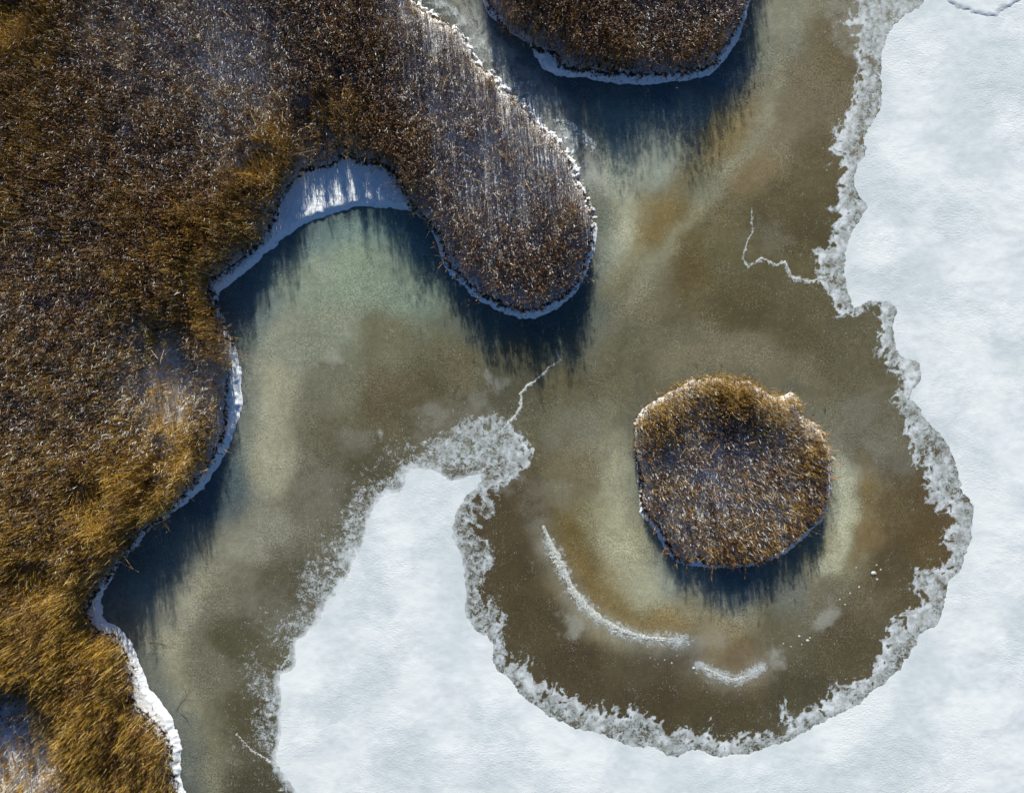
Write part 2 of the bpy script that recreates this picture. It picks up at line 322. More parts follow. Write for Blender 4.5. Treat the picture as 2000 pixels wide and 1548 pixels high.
# ------------------------------------------------------------------ materials
def new_mat(name):
    m = bpy.data.materials.new(name); m.use_nodes = True
    t = m.node_tree; b = t.nodes['Principled BSDF']; return m, t, b
def N(t, ty, **kw):
    n = t.nodes.new(ty)
    for k, v in kw.items(): setattr(n, k, v)
    return n
def noise(t, co, scale, detail=4, rough=.55, dist=0.0):
    n = N(t, 'ShaderNodeTexNoise'); n.inputs['Scale'].default_value = scale; n.inputs['Detail'].default_value = detail
    n.inputs['Roughness'].default_value = rough; n.inputs['Distortion'].default_value = dist
    t.links.new(co, n.inputs['Vector']); return n.outputs['Fac']
def maprange(t, v, a, b, c=0., d=1., smooth=True):
    n = N(t, 'ShaderNodeMapRange'); n.interpolation_type = 'SMOOTHSTEP' if smooth else 'LINEAR'
    t.links.new(v, n.inputs[0])
    for i, q in zip((1, 2, 3, 4), (a, b, c, d)): n.inputs[i].default_value = q
    return n.outputs[0]
def mth(t, op, a, b=None):
    n = N(t, 'ShaderNodeMath', operation=op)
    for i, q in enumerate((a, b)):
        if q is None: continue
        if isinstance(q, (int, float)): n.inputs[i].default_value = q
        else: t.links.new(q, n.inputs[i])
    return n.outputs[0]
def mix(t, f, a, b, mode='MIX'):
    n = N(t, 'ShaderNodeMix', data_type='RGBA', blend_type=mode)
    for s, q in ((n.inputs[0], f), (n.inputs[6], a), (n.inputs[7], b)):
        if isinstance(q, (int, float)): s.default_value = q
        elif isinstance(q, tuple): s.default_value = (*q, 1)
        else: t.links.new(q, s)
    return n.outputs[2]
def bump(t, b, h, strength, dist):
    n = N(t, 'ShaderNodeBump'); n.inputs['Strength'].default_value = strength; n.inputs['Distance'].default_value = dist
    t.links.new(h, n.inputs['Height']); t.links.new(n.outputs[0], b.inputs['Normal'])
def objco(t): return N(t, 'ShaderNodeTexCoord').outputs['Object']
def attr(t, name, out='Fac'):
    n = N(t, 'ShaderNodeAttribute'); n.attribute_name = name; return n.outputs[out]

def ice_material():
    m, t, b = new_mat('lake_ice'); co = objco(t)
    base = attr(t, 'tone', 'Color'); fr = attr(t, 'frost'); ve = attr(t, 'veil')
    g1 = noise(t, co, 7.0, 5, .8); g2 = noise(t, co, 2.2, 5, .6)
    gm = maprange(t, noise(t, co, .22, 4), .40, .62, .25, 1.0)
    base = mix(t, gm, base, mix(t, 1.0, base, maprange_col(t, g1, .33, .67, .55, 1.55), 'MULTIPLY'))
    base = mix(t, 1.0, base, maprange_col(t, g2, .3, .7, .90, 1.1), 'MULTIPLY')
    # small pale bubbles and frost grains
    v = N(t, 'ShaderNodeTexVoronoi'); v.inputs['Scale'].default_value = 5.5; t.links.new(co, v.inputs['Vector'])
    rad = maprange(t, noise(t, co, .55, 3), .42, .72, .03, .22)
    dot = mth(t, 'LESS_THAN', v.outputs['Distance'], rad)
    base = mix(t, mth(t, 'MULTIPLY', dot, .6), base, (.50, .53, .50))
    v2 = N(t, 'ShaderNodeTexVoronoi'); v2.inputs['Scale'].default_value = 7.0; t.links.new(co, v2.inputs['Vector'])
    d2 = mth(t, 'LESS_THAN', v2.outputs['Distance'], maprange(t, noise(t, co, .9, 4, .65), .42, .70, .02, .30))
    base = mix(t, mth(t, 'MULTIPLY', d2, .5), base, (.44, .46, .42))
    base = mix(t, maprange(t, noise(t, co, 5.0, 5, .75), .52, .72, 0, .28), base, (.04, .03, .018))
    fine = noise(t, co, 7.5, 3, .7); med = noise(t, co, 2.4, 6, .68, .6)
    s = mth(t, 'ADD', fr, mth(t, 'MULTIPLY', mth(t, 'SUBTRACT', fine, .5), 1.15))
    s = mth(t, 'ADD', s, mth(t, 'MULTIPLY', mth(t, 'SUBTRACT', med, .5), 1.25))
    mask = maprange(t, s, .34, .66)
    col = mix(t, maprange(t, med, .35, .7), (.33, .37, .37), (.64, .69, .71))
    col = mix(t, maprange(t, fr, .6, .95), col, (.78, .82, .85))
    base = mix(t, mth(t, 'MULTIPLY', ve, maprange(t, fine, .3, .6, .6, 1.2)), base, (.52, .53, .48))
    out = mix(t, mth(t, 'MULTIPLY', mask, maprange(t, noise(t, co, 1.3, 5, .65), .35, .62, .50, .95)), base, col)
    t.links.new(out, b.inputs['Base Color'])
    t.links.new(maprange(t, mask, 0, 1, .38, .85), b.inputs['Roughness'])
    b.subsurface_method = 'RANDOM_WALK'; t.links.new(maprange(t, mask, 0, 1, 1.0, .25), b.inputs['Subsurface Weight'])
    b.inputs['Subsurface Radius'].default_value = (1, 1, 1); b.inputs['Subsurface Scale'].default_value = 1.4
    b.inputs['IOR'].default_value = 1.31; b.inputs['Specular IOR Level'].default_value = .35
    bump(t, b, mth(t, 'ADD', mth(t, 'MULTIPLY', mask, 1.0), mth(t, 'MULTIPLY', g1, .35)), .35, .03)
    return m
def maprange_col(t, v, a, b, c, d):
    o = maprange(t, v, a, b, c, d); n = N(t, 'ShaderNodeCombineColor')
    for i in range(3): t.links.new(o, n.inputs[i])
    return n.outputs[0]
def snow_material():
    m, t, b = new_mat('snow'); co = objco(t)
    big = noise(t, co, .15, 7, .62, .25); mid = noise(t, co, 1.1, 5, .6)
    c = mix(t, maprange(t, big, .40, .60), (.63, .69, .705), (.84, .87, .865))
    mp2 = N(t, 'ShaderNodeMapping'); mp2.inputs['Rotation'].default_value = (0, 0, -.9); mp2.inputs['Scale'].default_value = (1, 3.0, 1)
    t.links.new(co, mp2.inputs['Vector']); strk = noise(t, mp2.outputs[0], .22, 6, .65, .3)
    c = mix(t, maprange(t, strk, .50, .68, 0, .55), c, (.60, .66, .68))
    c = mix(t, maprange(t, mid, .35, .7, 0, .35), c, (.80, .83, .86))
    t.links.new(c, b.inputs['Base Color']); b.inputs['Roughness'].default_value = .8
    b.inputs['Specular IOR Level'].default_value = .2
    # wind ripples run a little slanted
    mp = N(t, 'ShaderNodeMapping'); mp.inputs['Rotation'].default_value = (0, 0, .6); mp.inputs['Scale'].default_value = (1, 2.2, 1)
    t.links.new(co, mp.inputs['Vector'])
    r1 = noise(t, mp.outputs[0], 4.5, 5, .65, .5); r2 = noise(t, co, 5.5, 5, .8)
    reg = maprange(t, noise(t, co, .12, 3), .38, .62, .25, 1.3)
    bump(t, b, mth(t, 'MULTIPLY', mth(t, 'ADD', r1, mth(t, 'MULTIPLY', r2, 1.5)), reg), .44, .035)
    return m
def bank_material():
    m, t, b = new_mat('bank_snow'); co = objco(t)
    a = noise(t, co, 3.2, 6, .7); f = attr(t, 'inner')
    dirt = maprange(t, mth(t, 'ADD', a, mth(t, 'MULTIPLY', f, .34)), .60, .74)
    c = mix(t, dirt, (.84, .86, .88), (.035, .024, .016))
    t.links.new(c, b.inputs['Base Color']); b.inputs['Roughness'].default_value = .8
    b.inputs['Specular IOR Level'].default_value = .2
    bump(t, b, noise(t, co, 5.0, 4, .6), .4, .08)
    return m
def marsh_material():
    m, t, b = new_mat('marsh_litter'); co = objco(t)
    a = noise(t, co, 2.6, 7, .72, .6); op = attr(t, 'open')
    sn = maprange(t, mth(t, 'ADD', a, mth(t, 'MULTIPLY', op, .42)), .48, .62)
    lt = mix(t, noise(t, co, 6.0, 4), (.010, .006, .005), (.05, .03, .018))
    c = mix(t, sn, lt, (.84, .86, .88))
    t.links.new(c, b.inputs['Base Color']); b.inputs['Roughness'].default_value = .85
    b.inputs['Specular IOR Level'].default_value = .15
    bump(t, b, mth(t, 'ADD', a, noise(t, co, 9.0, 3)), .6, .12)
    return m
def blade_material():
    m, t, b = new_mat('dry_reed'); c = attr(t, 'hue', 'Color')
    out = t.nodes['Material Output']; tr = N(t, 'ShaderNodeBsdfTranslucent'); mx = N(t, 'ShaderNodeMixShader')
    mx.inputs[0].default_value = .10
    t.links.new(c, b.inputs['Base Color']); t.links.new(c, tr.inputs[0])
    b.inputs['Roughness'].default_value = .6; b.inputs['Specular IOR Level'].default_value = .25
    t.links.new(b.outputs[0], mx.inputs[1]); t.links.new(tr.outputs[0], mx.inputs[2]); t.links.new(mx.outputs[0], out.inputs[0])
    return m
def plain(name, c, c2, sc=8, rough=.7):
    m, t, b = new_mat(name); co = objco(t)
    t.links.new(mix(t, noise(t, co, sc, 4), c, c2), b.inputs['Base Color']); b.inputs['Roughness'].default_value = rough
    b.inputs['Specular IOR Level'].default_value = .25
    return m
M_ICE, M_SNOW, M_BANK, M_MARSH, M_BLADE = ice_material(), snow_material(), bank_material(), marsh_material(), blade_material()

# ------------------------------------------------------------------ the setting
def region(name, S, Z, mat, attrs=None, keep=None, x=GX, y=GY, step=1):
    """mesh of the grid cells inside S > 0, its border pulled onto the zero line"""
    S_ = S[::step, ::step]; Z_ = Z[::step, ::step]; x_ = x[::step, ::step]; y_ = y[::step, ::step]
    ny, nx = S_.shape
    c = (S_[:-1, :-1] > 0) | (S_[1:, :-1] > 0) | (S_[:-1, 1:] > 0) | (S_[1:, 1:] > 0)
    if keep is not None:
        k = keep[::step, ::step]; c &= k[:-1, :-1]
    jj, ii = np.nonzero(c)
    idx = np.arange(ny * nx).reshape(ny, nx)
    f = np.stack([idx[jj, ii], idx[jj, ii + 1], idx[jj + 1, ii + 1], idx[jj + 1, ii]], 1)
    h = GS * step
    gyy, gxx = np.gradient(S_, h); g2 = gxx ** 2 + gyy ** 2 + .05
    out = S_ < 0
    mx = np.where(out, -S_ * gxx / g2, 0); my = np.where(out, -S_ * gyy / g2, 0)
    l = np.hypot(mx, my); k = np.minimum(1, .85 * h / (l + 1e-9))
    vx = x_ + mx * k; vy = y_ + my * k
    used = np.zeros(ny * nx, bool); used[f.ravel()] = True
    remap = np.cumsum(used) - 1
    v = np.stack([vx.ravel(), vy.ravel(), Z_.ravel()], 1)[used]
    at_ = {k2: (ty, (d[::step, ::step].reshape(-1, *d.shape[2:]))[used]) for k2, (ty, d) in (attrs or {}).items()}
    return mesh_obj(name, v, remap[f], mat, attrs=at_)

zero = np.zeros_like(GX)
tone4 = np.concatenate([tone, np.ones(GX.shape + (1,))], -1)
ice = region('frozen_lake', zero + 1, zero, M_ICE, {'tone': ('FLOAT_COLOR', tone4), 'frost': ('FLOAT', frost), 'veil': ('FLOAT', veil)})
tag(ice, 'olive brown lake ice with milky patches and frost, in the bay and around the round island', 'lake ice', kind='structure')

sn_h = 0.006 + 0.030 * sstep(0, 4, S_snow) + 0.03 * sstep(0, 3, S_snow) * (fbm(GX, GY, .25, 4, 150)) + .008 * sstep(0, .5, S_snow) * fbm(GX, GY, 1.6, 3, 160)
sn_h = np.where(S_snow <= 0, .004, np.maximum(sn_h, .006))
snow = region('snow_cover', S_snow, sn_h, M_SNOW)
tag(snow, 'bright white snow sheet lying on the lake ice at right and bottom', 'snow', kind='structure')

DR = P([(1790, -500), (1825, -40), (1838, -6), (1865, 14), (1900, 27), (1942, 34), (1956, 22), (1975, 12), (1992, 2), (2010, -30), (2100, -500)])
Sd = bilin(poly_sdf(DR, CX, CY), GX, GY, X0, Y0, CG) + .2 * n_fine + .12 * n_mid
dh = sn_h - .01 + .02 + .045 * sstep(0, .35, Sd) + .02 * n_mid * sstep(0, .5, Sd)
dr = region('snow_drift', Sd, np.where(Sd <= 0, sn_h - .01, dh), M_SNOW)
tag(dr, 'raised snow crust with a ragged edge in the top right corner', 'snow drift', kind='structure')

# far sheets, well beyond the frame
def sheet(name, x0, x1, y0, y1, z, mat, attrs=None):
    v = [(x0, y0, z), (x1, y0, z), (x1, y1, z), (x0, y1, z)]
    return mesh_obj(name, v, [(0, 1, 2, 3)], mat, attrs=attrs)
tag(sheet('snow_plain', -2000, 2000, -2000, 2000, -.06, M_SNOW), 'snowy plain reaching away from the lake to the horizon', 'snow plain', kind='structure')

# marsh openness (snow seen between reeds), gold amount, reed height, lodging
def rbf(pts, x, y, eps=3.0, pw=1.6):
    n_ = 0; d_ = 0
    for px, py, v in pts:
        ax, ay = P([(px, py)])[0]
        w = 1.0 / ((x - ax) ** 2 + (y - ay) ** 2 + eps) ** pw
        n_ = n_ + w * v; d_ = d_ + w
    return n_ / d_
OPEN = [(450,100,.85),(500,200,.7),(330,150,.5),(250,60,.55),(600,60,.35),(700,100,.3),(850,180,.7),(900,300,.7),(960,330,.9),(1050,350,.75),(1000,450,.6),(1050,540,.25),(1120,450,.3),(900,480,.3),
 (780,330,.1),(700,250,.12),(600,270,.25),(430,300,.55),(350,270,.35),(200,230,.35),(60,250,.25),(100,400,.3),(60,540,.45),(150,600,.38),(60,800,.42),(130,830,.40),(180,700,.35),(300,550,.2),(380,450,.1),(500,350,.05),
 (420,620,.05),(380,850,.05),(300,900,.1),(100,950,.3),(200,950,.15),(100,1080,.2),(250,1000,.0),(60,1150,.15),(150,1250,.0),(220,1400,0),(120,1400,0),(60,1460,.8),(30,1430,.9),(90,1510,.8),(200,1500,.0),(280,1500,.1),
 (20,1300,.0),(20,40,.1),(830,40,.6),(640,160,.3),(1150,30,.3),(1250,60,.55),(1350,40,.5),(1200,120,.1),(1350,110,.15),(1050,60,.3),(1380,950,.85),(1450,900,.8),(1350,860,.7),(1500,980,.75),(1400,1030,.5),(1320,930,.7),(1530,900,.6),(1430,780,0),(1580,900,.1),
 (1570,1020,.15),(1290,830,.1),(1420,1080,.1),(1300,960,.35),(340,790,1.0),(330,740,.9),(330,850,.8)]
GOLD = [(20,60,.9),(100,60,.4),(450,100,.1),(300,150,.15),(200,230,.3),(60,250,.5),(100,330,.5),(600,60,.1),(850,180,.05),(950,330,.05),(1000,450,.08),(1050,560,.15),(780,330,.25),(680,270,.45),(520,310,.85),(500,380,.75),
 (430,450,.75),(350,440,.4),(430,300,.15),(300,300,.2),(150,400,.35),(60,540,.35),(200,560,.35),(300,560,.55),(380,600,.7),(400,500,.75),(420,700,.6),(300,650,.7),(310,700,.85),(360,800,1.0),(340,900,1.0),(420,850,.6),(180,750,.45),(60,830,.35),
 (100,950,.5),(250,950,.85),(330,950,.9),(200,1050,.85),(100,1100,.75),(60,1250,.85),(200,1300,.85),(150,1400,.95),(100,1350,.95),(220,1480,.9),(30,1450,.4),(80,1510,.4),(300,1500,.7),(280,1430,.6),(240,1100,.7),
 (830,40,.3),(880,100,.35),(1150,30,.1),(1300,60,.08),(1200,120,.2),(1400,760,1.0),(1300,800,.9),(1520,800,.9),(1580,880,.75),(1590,950,.6),(1440,860,.3),(1380,930,.25),(1450,980,.3),(1510,930,.3),(1400,1060,.45),(1540,1050,.6),(1280,920,.4),(1560,1000,.6)]
open_c = rbf(OPEN, CX, CY); gold_c = rbf(GOLD, CX, CY)
Open = bilin(open_c, GX, GY, X0, Y0, CG)
humm = fbm(GX, GY, .9, 4, 200)

def ground(name_bank, name_floor, S, R, lab_b, lab_f, cat_f, bh=.24):
    z = -.02 + bh * sstep(0, .7, S) + .07 * sstep(.2, 1.0, S) * n_mid + .14 * sstep(0, 1.5, R) * humm + .04 * sstep(0.1, .5, S) * n_fine
    z = np.where(S <= 0, -.03, z)
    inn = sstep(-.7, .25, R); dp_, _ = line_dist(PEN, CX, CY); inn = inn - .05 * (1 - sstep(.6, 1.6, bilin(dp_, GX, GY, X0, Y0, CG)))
    keepf = R > -.0
    b = region(name_bank, S, z, M_BANK, {'inner': ('FLOAT', inn)}, keep=~keepf)
    tag(b, lab_b, 'snowy bank', kind='structure')
    f = region(name_floor, S, z, M_MARSH, {'open': ('FLOAT', Open)}, keep=keepf)
    tag(f, lab_f, cat_f, kind='structure')
    return z
# the wide shelf in the head of the bay is snow lying low on the ice
shelf = P([(540, 480), (560, 400), (600, 330), (680, 300), (780, 340), (815, 425), (700, 412), (600, 445)])
Z_m = ground('snow_bank', 'marsh_ground', S_marsh, S_mreed, 'white snow ledge between the big reed marsh and the ice, widest at the head of the bay', 'snow dusted brown litter floor under the reeds of the large marsh at left', 'marsh ground')
Z_t = ground('snow_bank', 'marsh_ground', S_top, S_treed, 'thin curved snow ledge below the reed bed at the top edge', 'snow dusted litter floor under the reed bed at the top edge', 'marsh ground')
Z_i = ground('snow_bank', 'island_ground', S_isle, S_ireed, 'thin broken snow rim around the foot of the round reed island', 'snow dusted litter floor under the reeds of the round island', 'island ground', .14)

# ------------------------------------------------------------------ reeds
class Blades:
    def __init__(s): s.v = []; s.f = []; s.c = []; s.n = 0
    def add(s, pts, width, side, col, taper):
        """pts (n,K,3), width (n,), side (n,2) unit horizontal vector, col (n,3), taper length K"""
        n, K, _ = pts.shape
        w = width[:, None] * np.array(taper)[None, :] * .5
        off = np.zeros_like(pts); off[..., 0] = side[:, None, 0] * w; off[..., 1] = side[:, None, 1] * w
        v = np.stack([pts - off, pts + off], 2).reshape(n, K * 2, 3)
        q = np.array([[2 * k, 2 * k + 1, 2 * k + 3, 2 * k + 2] for k in range(K - 1)])
        f = (np.arange(n)[:, None, None] * (2 * K) + q[None]).reshape(-1, 4) + s.n
        s.v.append(v.reshape(-1, 3)); s.f.append(f); s.n += n * 2 * K
        s.c.append(np.repeat(np.concatenate([col, np.ones((n, 1))], 1), 2 * K, 0))
    def build(s, name, mat):
        return mesh_obj(name, np.concatenate(s.v), np.concatenate(s.f), mat, attrs={'hue': ('FLOAT_COLOR', np.concatenate(s.c))}, smooth=False)

MAT_ZONES = [(322, 755, 38, 95, 60), (350, 860, 40, 80, 75), (350, 960, 60, 45, 60), (200, 960, 45, 60, 80), (295, 660, 14, 60, 80), (25, 45, 50, 50, 100), (510, 320, 45, 30, 70), (60, 1470, 80, 60, 40), (100, 1120, 60, 40, 60)]
def lodged(x, y):
    m = np.zeros_like(x)
    for px, py, rx, ry, _ in MAT_ZONES:
        ax, ay = P([(px, py)])[0]
        q = ((x - ax) * PXM / rx) ** 2 + ((y - ay) * PXM / ry) ** 2
        m = np.maximum(m, 1 - sstep(.4, 1.2, q + .5 * perlin(x * .9, y * .9, 7)))
    return m

LANES = [(682, 120, 310, 9, .72), (612, 190, 350, 22, .5), (655, 180, 330, 8, .6), (640, 180, 330, 5, .6), (712, 150, 320, 6, .5), (735, 200, 330, 5, .45), (590, 300, 350, 5, .6)]
CLEARINGS = [(45, 1425, 95, 115, .62), (335, 720, 45, 120, .55)]
GOLDS = np.array([[.52, .32, .045], [.42, .25, .035], [.62, .42, .08], [.27, .155, .03], [.70, .53, .21], [.48, .26, .045]])
BROWNS = np.array([[.12, .052, .018], [.20, .088, .025], [.06, .029, .014], [.30, .145, .035], [.10, .048, .022], [.36, .20, .06]])
PLUME = np.array([[.05, .025, .013], [.08, .038, .018], [.035, .019, .012], [.15, .075, .03]])
def pick(a, n): return a[rng.integers(0, len(a), n)]

def grow(name, R, Z, box, dens, hgt, label, cat='reeds'):
    x0, x1, y0, y1 = box
    area = (x1 - x0) * (y1 - y0); n = int(area * dens)
    x = rng.uniform(x0, x1, n); y = rng.uniform(y0, y1, n)
    r = at(R, x, y)
    ok = r > 0.0
    fx = np.abs(x) - 41.0; fy = np.abs(y) - 32.0; far = np.maximum(fx, fy) > 1.5
    ok &= ~(far & (rng.random(n) < .55))
    op = at(bilin_open, x, y); go = at(bilin_gold, x, y); go = np.clip(go + .35 * perlin(x * .35, y * .35, 3) + .2 * perlin(x * 1.1, y * 1.1, 9), 0, 1)
    clump = fbm(x, y, .75, 3, 300); tus = fbm(x, y, 2.2, 2, 310)
    keep = .84 - .54 * sstep(.1, .9, op) * sstep(.2, 1.2, r) + .5 * clump + .4 * tus + .25 * go
    keep = keep * (1 - .35 * (1 - sstep(.8, 3.0, r)))
    keep = keep * (1 - op * .72 * (1 - sstep(-.15, .12, fbm(x, y, 3.2, 2, 315) + .3 * clump)))
    edge = 1 - sstep(2.0, 6.0, r); lx = x * math.cos(SUN_AZ) - y * math.sin(SUN_AZ); ly = y * math.cos(SUN_AZ) + x * math.sin(SUN_AZ)
    gap = perlin(lx * 1.5, ly * .14, 340) * .7 + perlin(lx * .45, ly * .09, 341) * .8 + .3 * perlin(lx * 3.6, ly * .25, 342)
    ok &= rng.random(n) < keep
    op = sstep(.06, .60, op)
    x, y, r, op, go, clump, tus, edge, gap = (a[ok] for a in (x, y, r, op, go, clump, tus, edge, gap)); n = len(x)
    z = at(Z, x, y) - .02
    lg = lodged(x, y) * sstep(.9, 2.4, r)
    h = hgt * (1 - .18 * op) * (1 + .22 * clump + .20 * tus + .55 * edge * gap * (1 - .6 * op)) * rng.uniform(.50, 1.16, n) * (.78 + .22 * sstep(0, .5, r))
    for px, py0, py1, wpx, dep in LANES:       # reeds lowered in added lanes so sun streaks reach the shelf of the bay
        ax, ay0 = P([(px, py1)])[0]; ay1 = P([(px, py0)])[0][1]
        u = np.abs(x - (ax + (y - ay0) * math.tan(SUN_AZ)) + .25 * perlin(y * .8, y * 0 + px, 5)) / (wpx / PXM)
        h = h * (1 - dep * (1 - sstep(.6, 1.2, u)) * sstep(ay0 - 1.5, ay0 - .2, y) * (1 - sstep(ay1 - 1, ay1, y)))
    h *= 1 - .30 * op
    for px, py, rx, ry, dp in CLEARINGS:
        ax, ay = P([(px, py)])[0]; h = h * (1 - dp * (1 - sstep(.5, 1.3, ((x - ax) * PXM / rx) ** 2 + ((y - ay) * PXM / ry) ** 2 + .4 * clump)))
    h = np.where((rng.random(n) < .07) & (edge > .3), h * rng.uniform(1.1, 1.45, n), h)
    h = np.clip(h, .3, 3.6)
    B = Blades()
    # stems lean with a slow shared direction plus their own
    la = 2.2 * np.pi * fbm(x, y, .12, 3, 320) + rng.normal(0, 1.0, n) - 1.2
    lt = np.abs(rng.normal(.10, .09, n)); lt += (rng.random(n) < .06) * rng.uniform(.3, .9, n)
    flow = -1.05 + 1.4 * fbm(x, y, .25, 2, 330) + rng.normal(0, .35, n)
    la = np.where(lg > .5, flow, la); lt = lt + lg * rng.uniform(.75, 1.25, n)
    gxr = at(R, x + .2, y) - at(R, x - .2, y); gyr = at(R, x, y + .2) - at(R, x, y - .2)
    ov = (r < .5) & (rng.random(n) < .30); la = np.where(ov, np.arctan2(-gyr, -gxr) + rng.normal(0, .5, n), la); lt = np.where(ov, rng.uniform(.3, 1.1, n), lt)
    h = np.where(ov, h * rng.uniform(.45, .85, n), h); lt = np.clip(lt, 0, 1.5)
    d = np.stack([np.cos(la), np.sin(la)], 1)
    goldy = rng.random(n) < np.clip(go * 1.05, .04, 1)
    cs = np.where(goldy[:, None], pick(GOLDS, n), pick(BROWNS, n)) * rng.uniform(.75, 1.2, (n, 1))
    pts = np.zeros((n, 3, 3)); 
    for k, tq in enumerate((0, .55, 1.0)):
        ang = lt * (.6 + .55 * tq)
        pts[:, k, 0] = x + d[:, 0] * np.sin(ang) * h * tq; pts[:, k, 1] = y + d[:, 1] * np.sin(ang) * h * tq
        pts[:, k, 2] = z + np.cos(ang) * h * tq + .05 * lg
    sa = rng.uniform(0, np.pi, n); sd = np.stack([np.cos(sa), np.sin(sa)], 1)
    B.add(pts, rng.uniform(.013, .025, n) * (1 + .25 * goldy), sd, cs, (1, .85, .5))
    top = pts[:, 2]; 
    # leaves
    for q in range(3):
        m = rng.random(n) < (.75, .42, .22)[q]; k = int(m.sum())
        tq = rng.uniform(.25, .95, k)[:, None]
        p0 = pts[m, 0] * (1 - tq) + top[m] * tq
        a = rng.uniform(0, 2 * np.pi, k); a = np.where(rng.random(k) < .35, -1.4 + rng.normal(0, .8, k), a)
        L = rng.uniform(.22, .60, k) * (.75 + .75 * go[m]); ho = np.clip(rng.normal(.40 - .16 * go[m], .18, k), .08, .95)
        pp = np.zeros((k, 3, 3))
        for j, (u, up) in enumerate(((0, 0), (.5, .55), (1., .80))):
            pp[:, j, 0] = p0[:, 0] + np.cos(a) * L * u * ho; pp[:, j, 1] = p0[:, 1] + np.sin(a) * L * u * ho
            pp[:, j, 2] = np.maximum(p0[:, 2] + L * up * np.sqrt(1 - ho ** 2) * 1.3, z[m] + .03)
        g = goldy[m]
        c = np.where(g[:, None], pick(GOLDS, k), pick(BROWNS, k)) * rng.uniform(.6, 1.25, (k, 1))
        wh = (rng.random(k) < np.clip(.002 + .24 * op[m] - .8 * op[m] * tus[m], 0, .6) * (1 - .8 * lg[m])) & (tq[:, 0] < .85)   # leaves that hold snow
        c[wh] = np.array([.80, .82, .84])
        wd = rng.uniform(.010, .020, k); wd[wh] *= 1.7
        B.add(pp, wd, np.stack([-np.sin(a), np.cos(a)], 1), c, (.7, 1, .25))
    # pads of snow caught on bent leaves
    sp = fbm(x, y, 1.7, 3, 360, .7); m = (rng.random(n) < np.clip(op * sstep(.3, 1.5, r) * (.30 - 2.9 * sp) * (1 - lg), 0, 1)); k = int(m.sum())
    tq = rng.uniform(.45, .95, k)[:, None]; p0 = pts[m, 0] * (1 - tq) + top[m] * tq; a = rng.normal(-1.45, .6, k); L = rng.uniform(.12, .32, k)
    pp = np.zeros((k, 3, 3))
    for j, (u, up) in enumerate(((0, 0), (.5, -.15), (1., -.45))):
        pp[:, j, 0] = p0[:, 0] - np.cos(a) * L * u; pp[:, j, 1] = p0[:, 1] - np.sin(a) * L * u; pp[:, j, 2] = p0[:, 2] + L * up
    cw = np.array([.80, .82, .84]) * rng.uniform(.6, .95, (k, 1))
    B.add(pp, rng.uniform(.020, .046, k), np.stack([-np.sin(a), np.cos(a)], 1), cw, (.7, 1, .4))
    # feathery plumes
    m = (rng.random(n) < .55 - .42 * go - .12 * op) & (lg < .4); k = int(m.sum())
    pl = rng.uniform(.14, .26, k); a0 = rng.normal(-1.3, .7, k)
    cpl = pick(PLUME, k) * rng.uniform(.8, 1.3, (k, 1))
    for q in range(3):
        a = a0 + rng.normal(0, .5, k)
        pp = np.zeros((k, 3, 3))
        for j, (u, up) in enumerate(((0, 0), (.5, .5), (1.0, .75))):
            pp[:, j, 0] = top[m, 0] + np.cos(a) * pl * u * .7; pp[:, j, 1] = top[m, 1] + np.sin(a) * pl * u * .7
            pp[:, j, 2] = top[m, 2] - .03 + pl * up
        B.add(pp, rng.uniform(.022, .042, k), np.stack([-np.sin(a), np.cos(a)], 1), cpl, (.5, 1, .3))
    o = B.build(name, M_BLADE)
    tag(o, label, cat, kind='stuff')
    print(name, n, 'stems', len(o.data.polygons), 'faces')
    return o
bilin_open = Open; bilin_gold = bilin(gold_c, GX, GY, X0, Y0, CG)
D = 180
grow('reed_bed', S_mreed, Z_m, (-49, 7.2, -40.5, 40.5), D, 2.2, 'vast brown and golden dead reed marsh filling the left with its rounded peninsula')
grow('reed_bed', S_treed, Z_t, (-4, 20, 24.5, 40.5), D, 2.75, 'dark brown reed bed cut off by the top edge, rounded towards the ice')
grow('reed_bed', S_ireed, Z_i, (9, 25.5, -14, 2), D * 1.1, 1.4, 'round island of rusty golden reeds ringed by ice at lower right')

# ------------------------------------------------------------------ ridges, seams and plates standing on the ice
def rough_snow(name, c1, c2):
    m, t, b = new_mat(name); co = objco(t); n = noise(t, co, 7.0, 6, .7)
    t.links.new(mix(t, maprange(t, n, .35, .62), c1, c2), b.inputs['Base Color']); b.inputs['Roughness'].default_value = .8
    bump(t, b, n, .3, .03); return m
M_RIDGE = rough_snow('frost_crust', (.30, .30, .25), (.70, .71, .66))
def field_thing(name, path, w0, w1, h, label, cat, mat, rag=.8, g=.03, peak=None):
    p = P(path); x0, y0 = p.min(0) - 1.2; x1, y1 = p.max(0) + 1.2
    x, y = np.meshgrid(np.arange(x0, x1, g), np.arange(y0, y1, g))
    a = fbm(x, y, 1.6, 4, 400); b2 = fbm(x, y, 6.0, 3, 410)
    d, t = line_dist(p, x + .18 * a + .08 * b2, y + .18 * b2)
    w = w0 + (w1 - w0) * t if peak is None else w1 + (w0 - w1) * np.abs(t - peak) / max(peak, 1 - peak)
    S = w - d + rag * w * (a + .8 * b2)
    z = np.where(S <= 0, .003, .006 + h * sstep(0, 1, S / (w + .02)) * (.7 + .35 * a))
    z = np.maximum(z, .003)
    global GS
    old = GS; GS = g; o = region(name, S, z, mat, x=x, y=y); GS = old
    # origin at its own middle
    c = np.array([(x0 + x1) / 2, (y0 + y1) / 2]); me = o.data
    me.transform(__import__('mathutils').Matrix.Translation((-c[0], -c[1], 0))); o.location = (c[0], c[1], 0)
    return tag(o, label, cat)
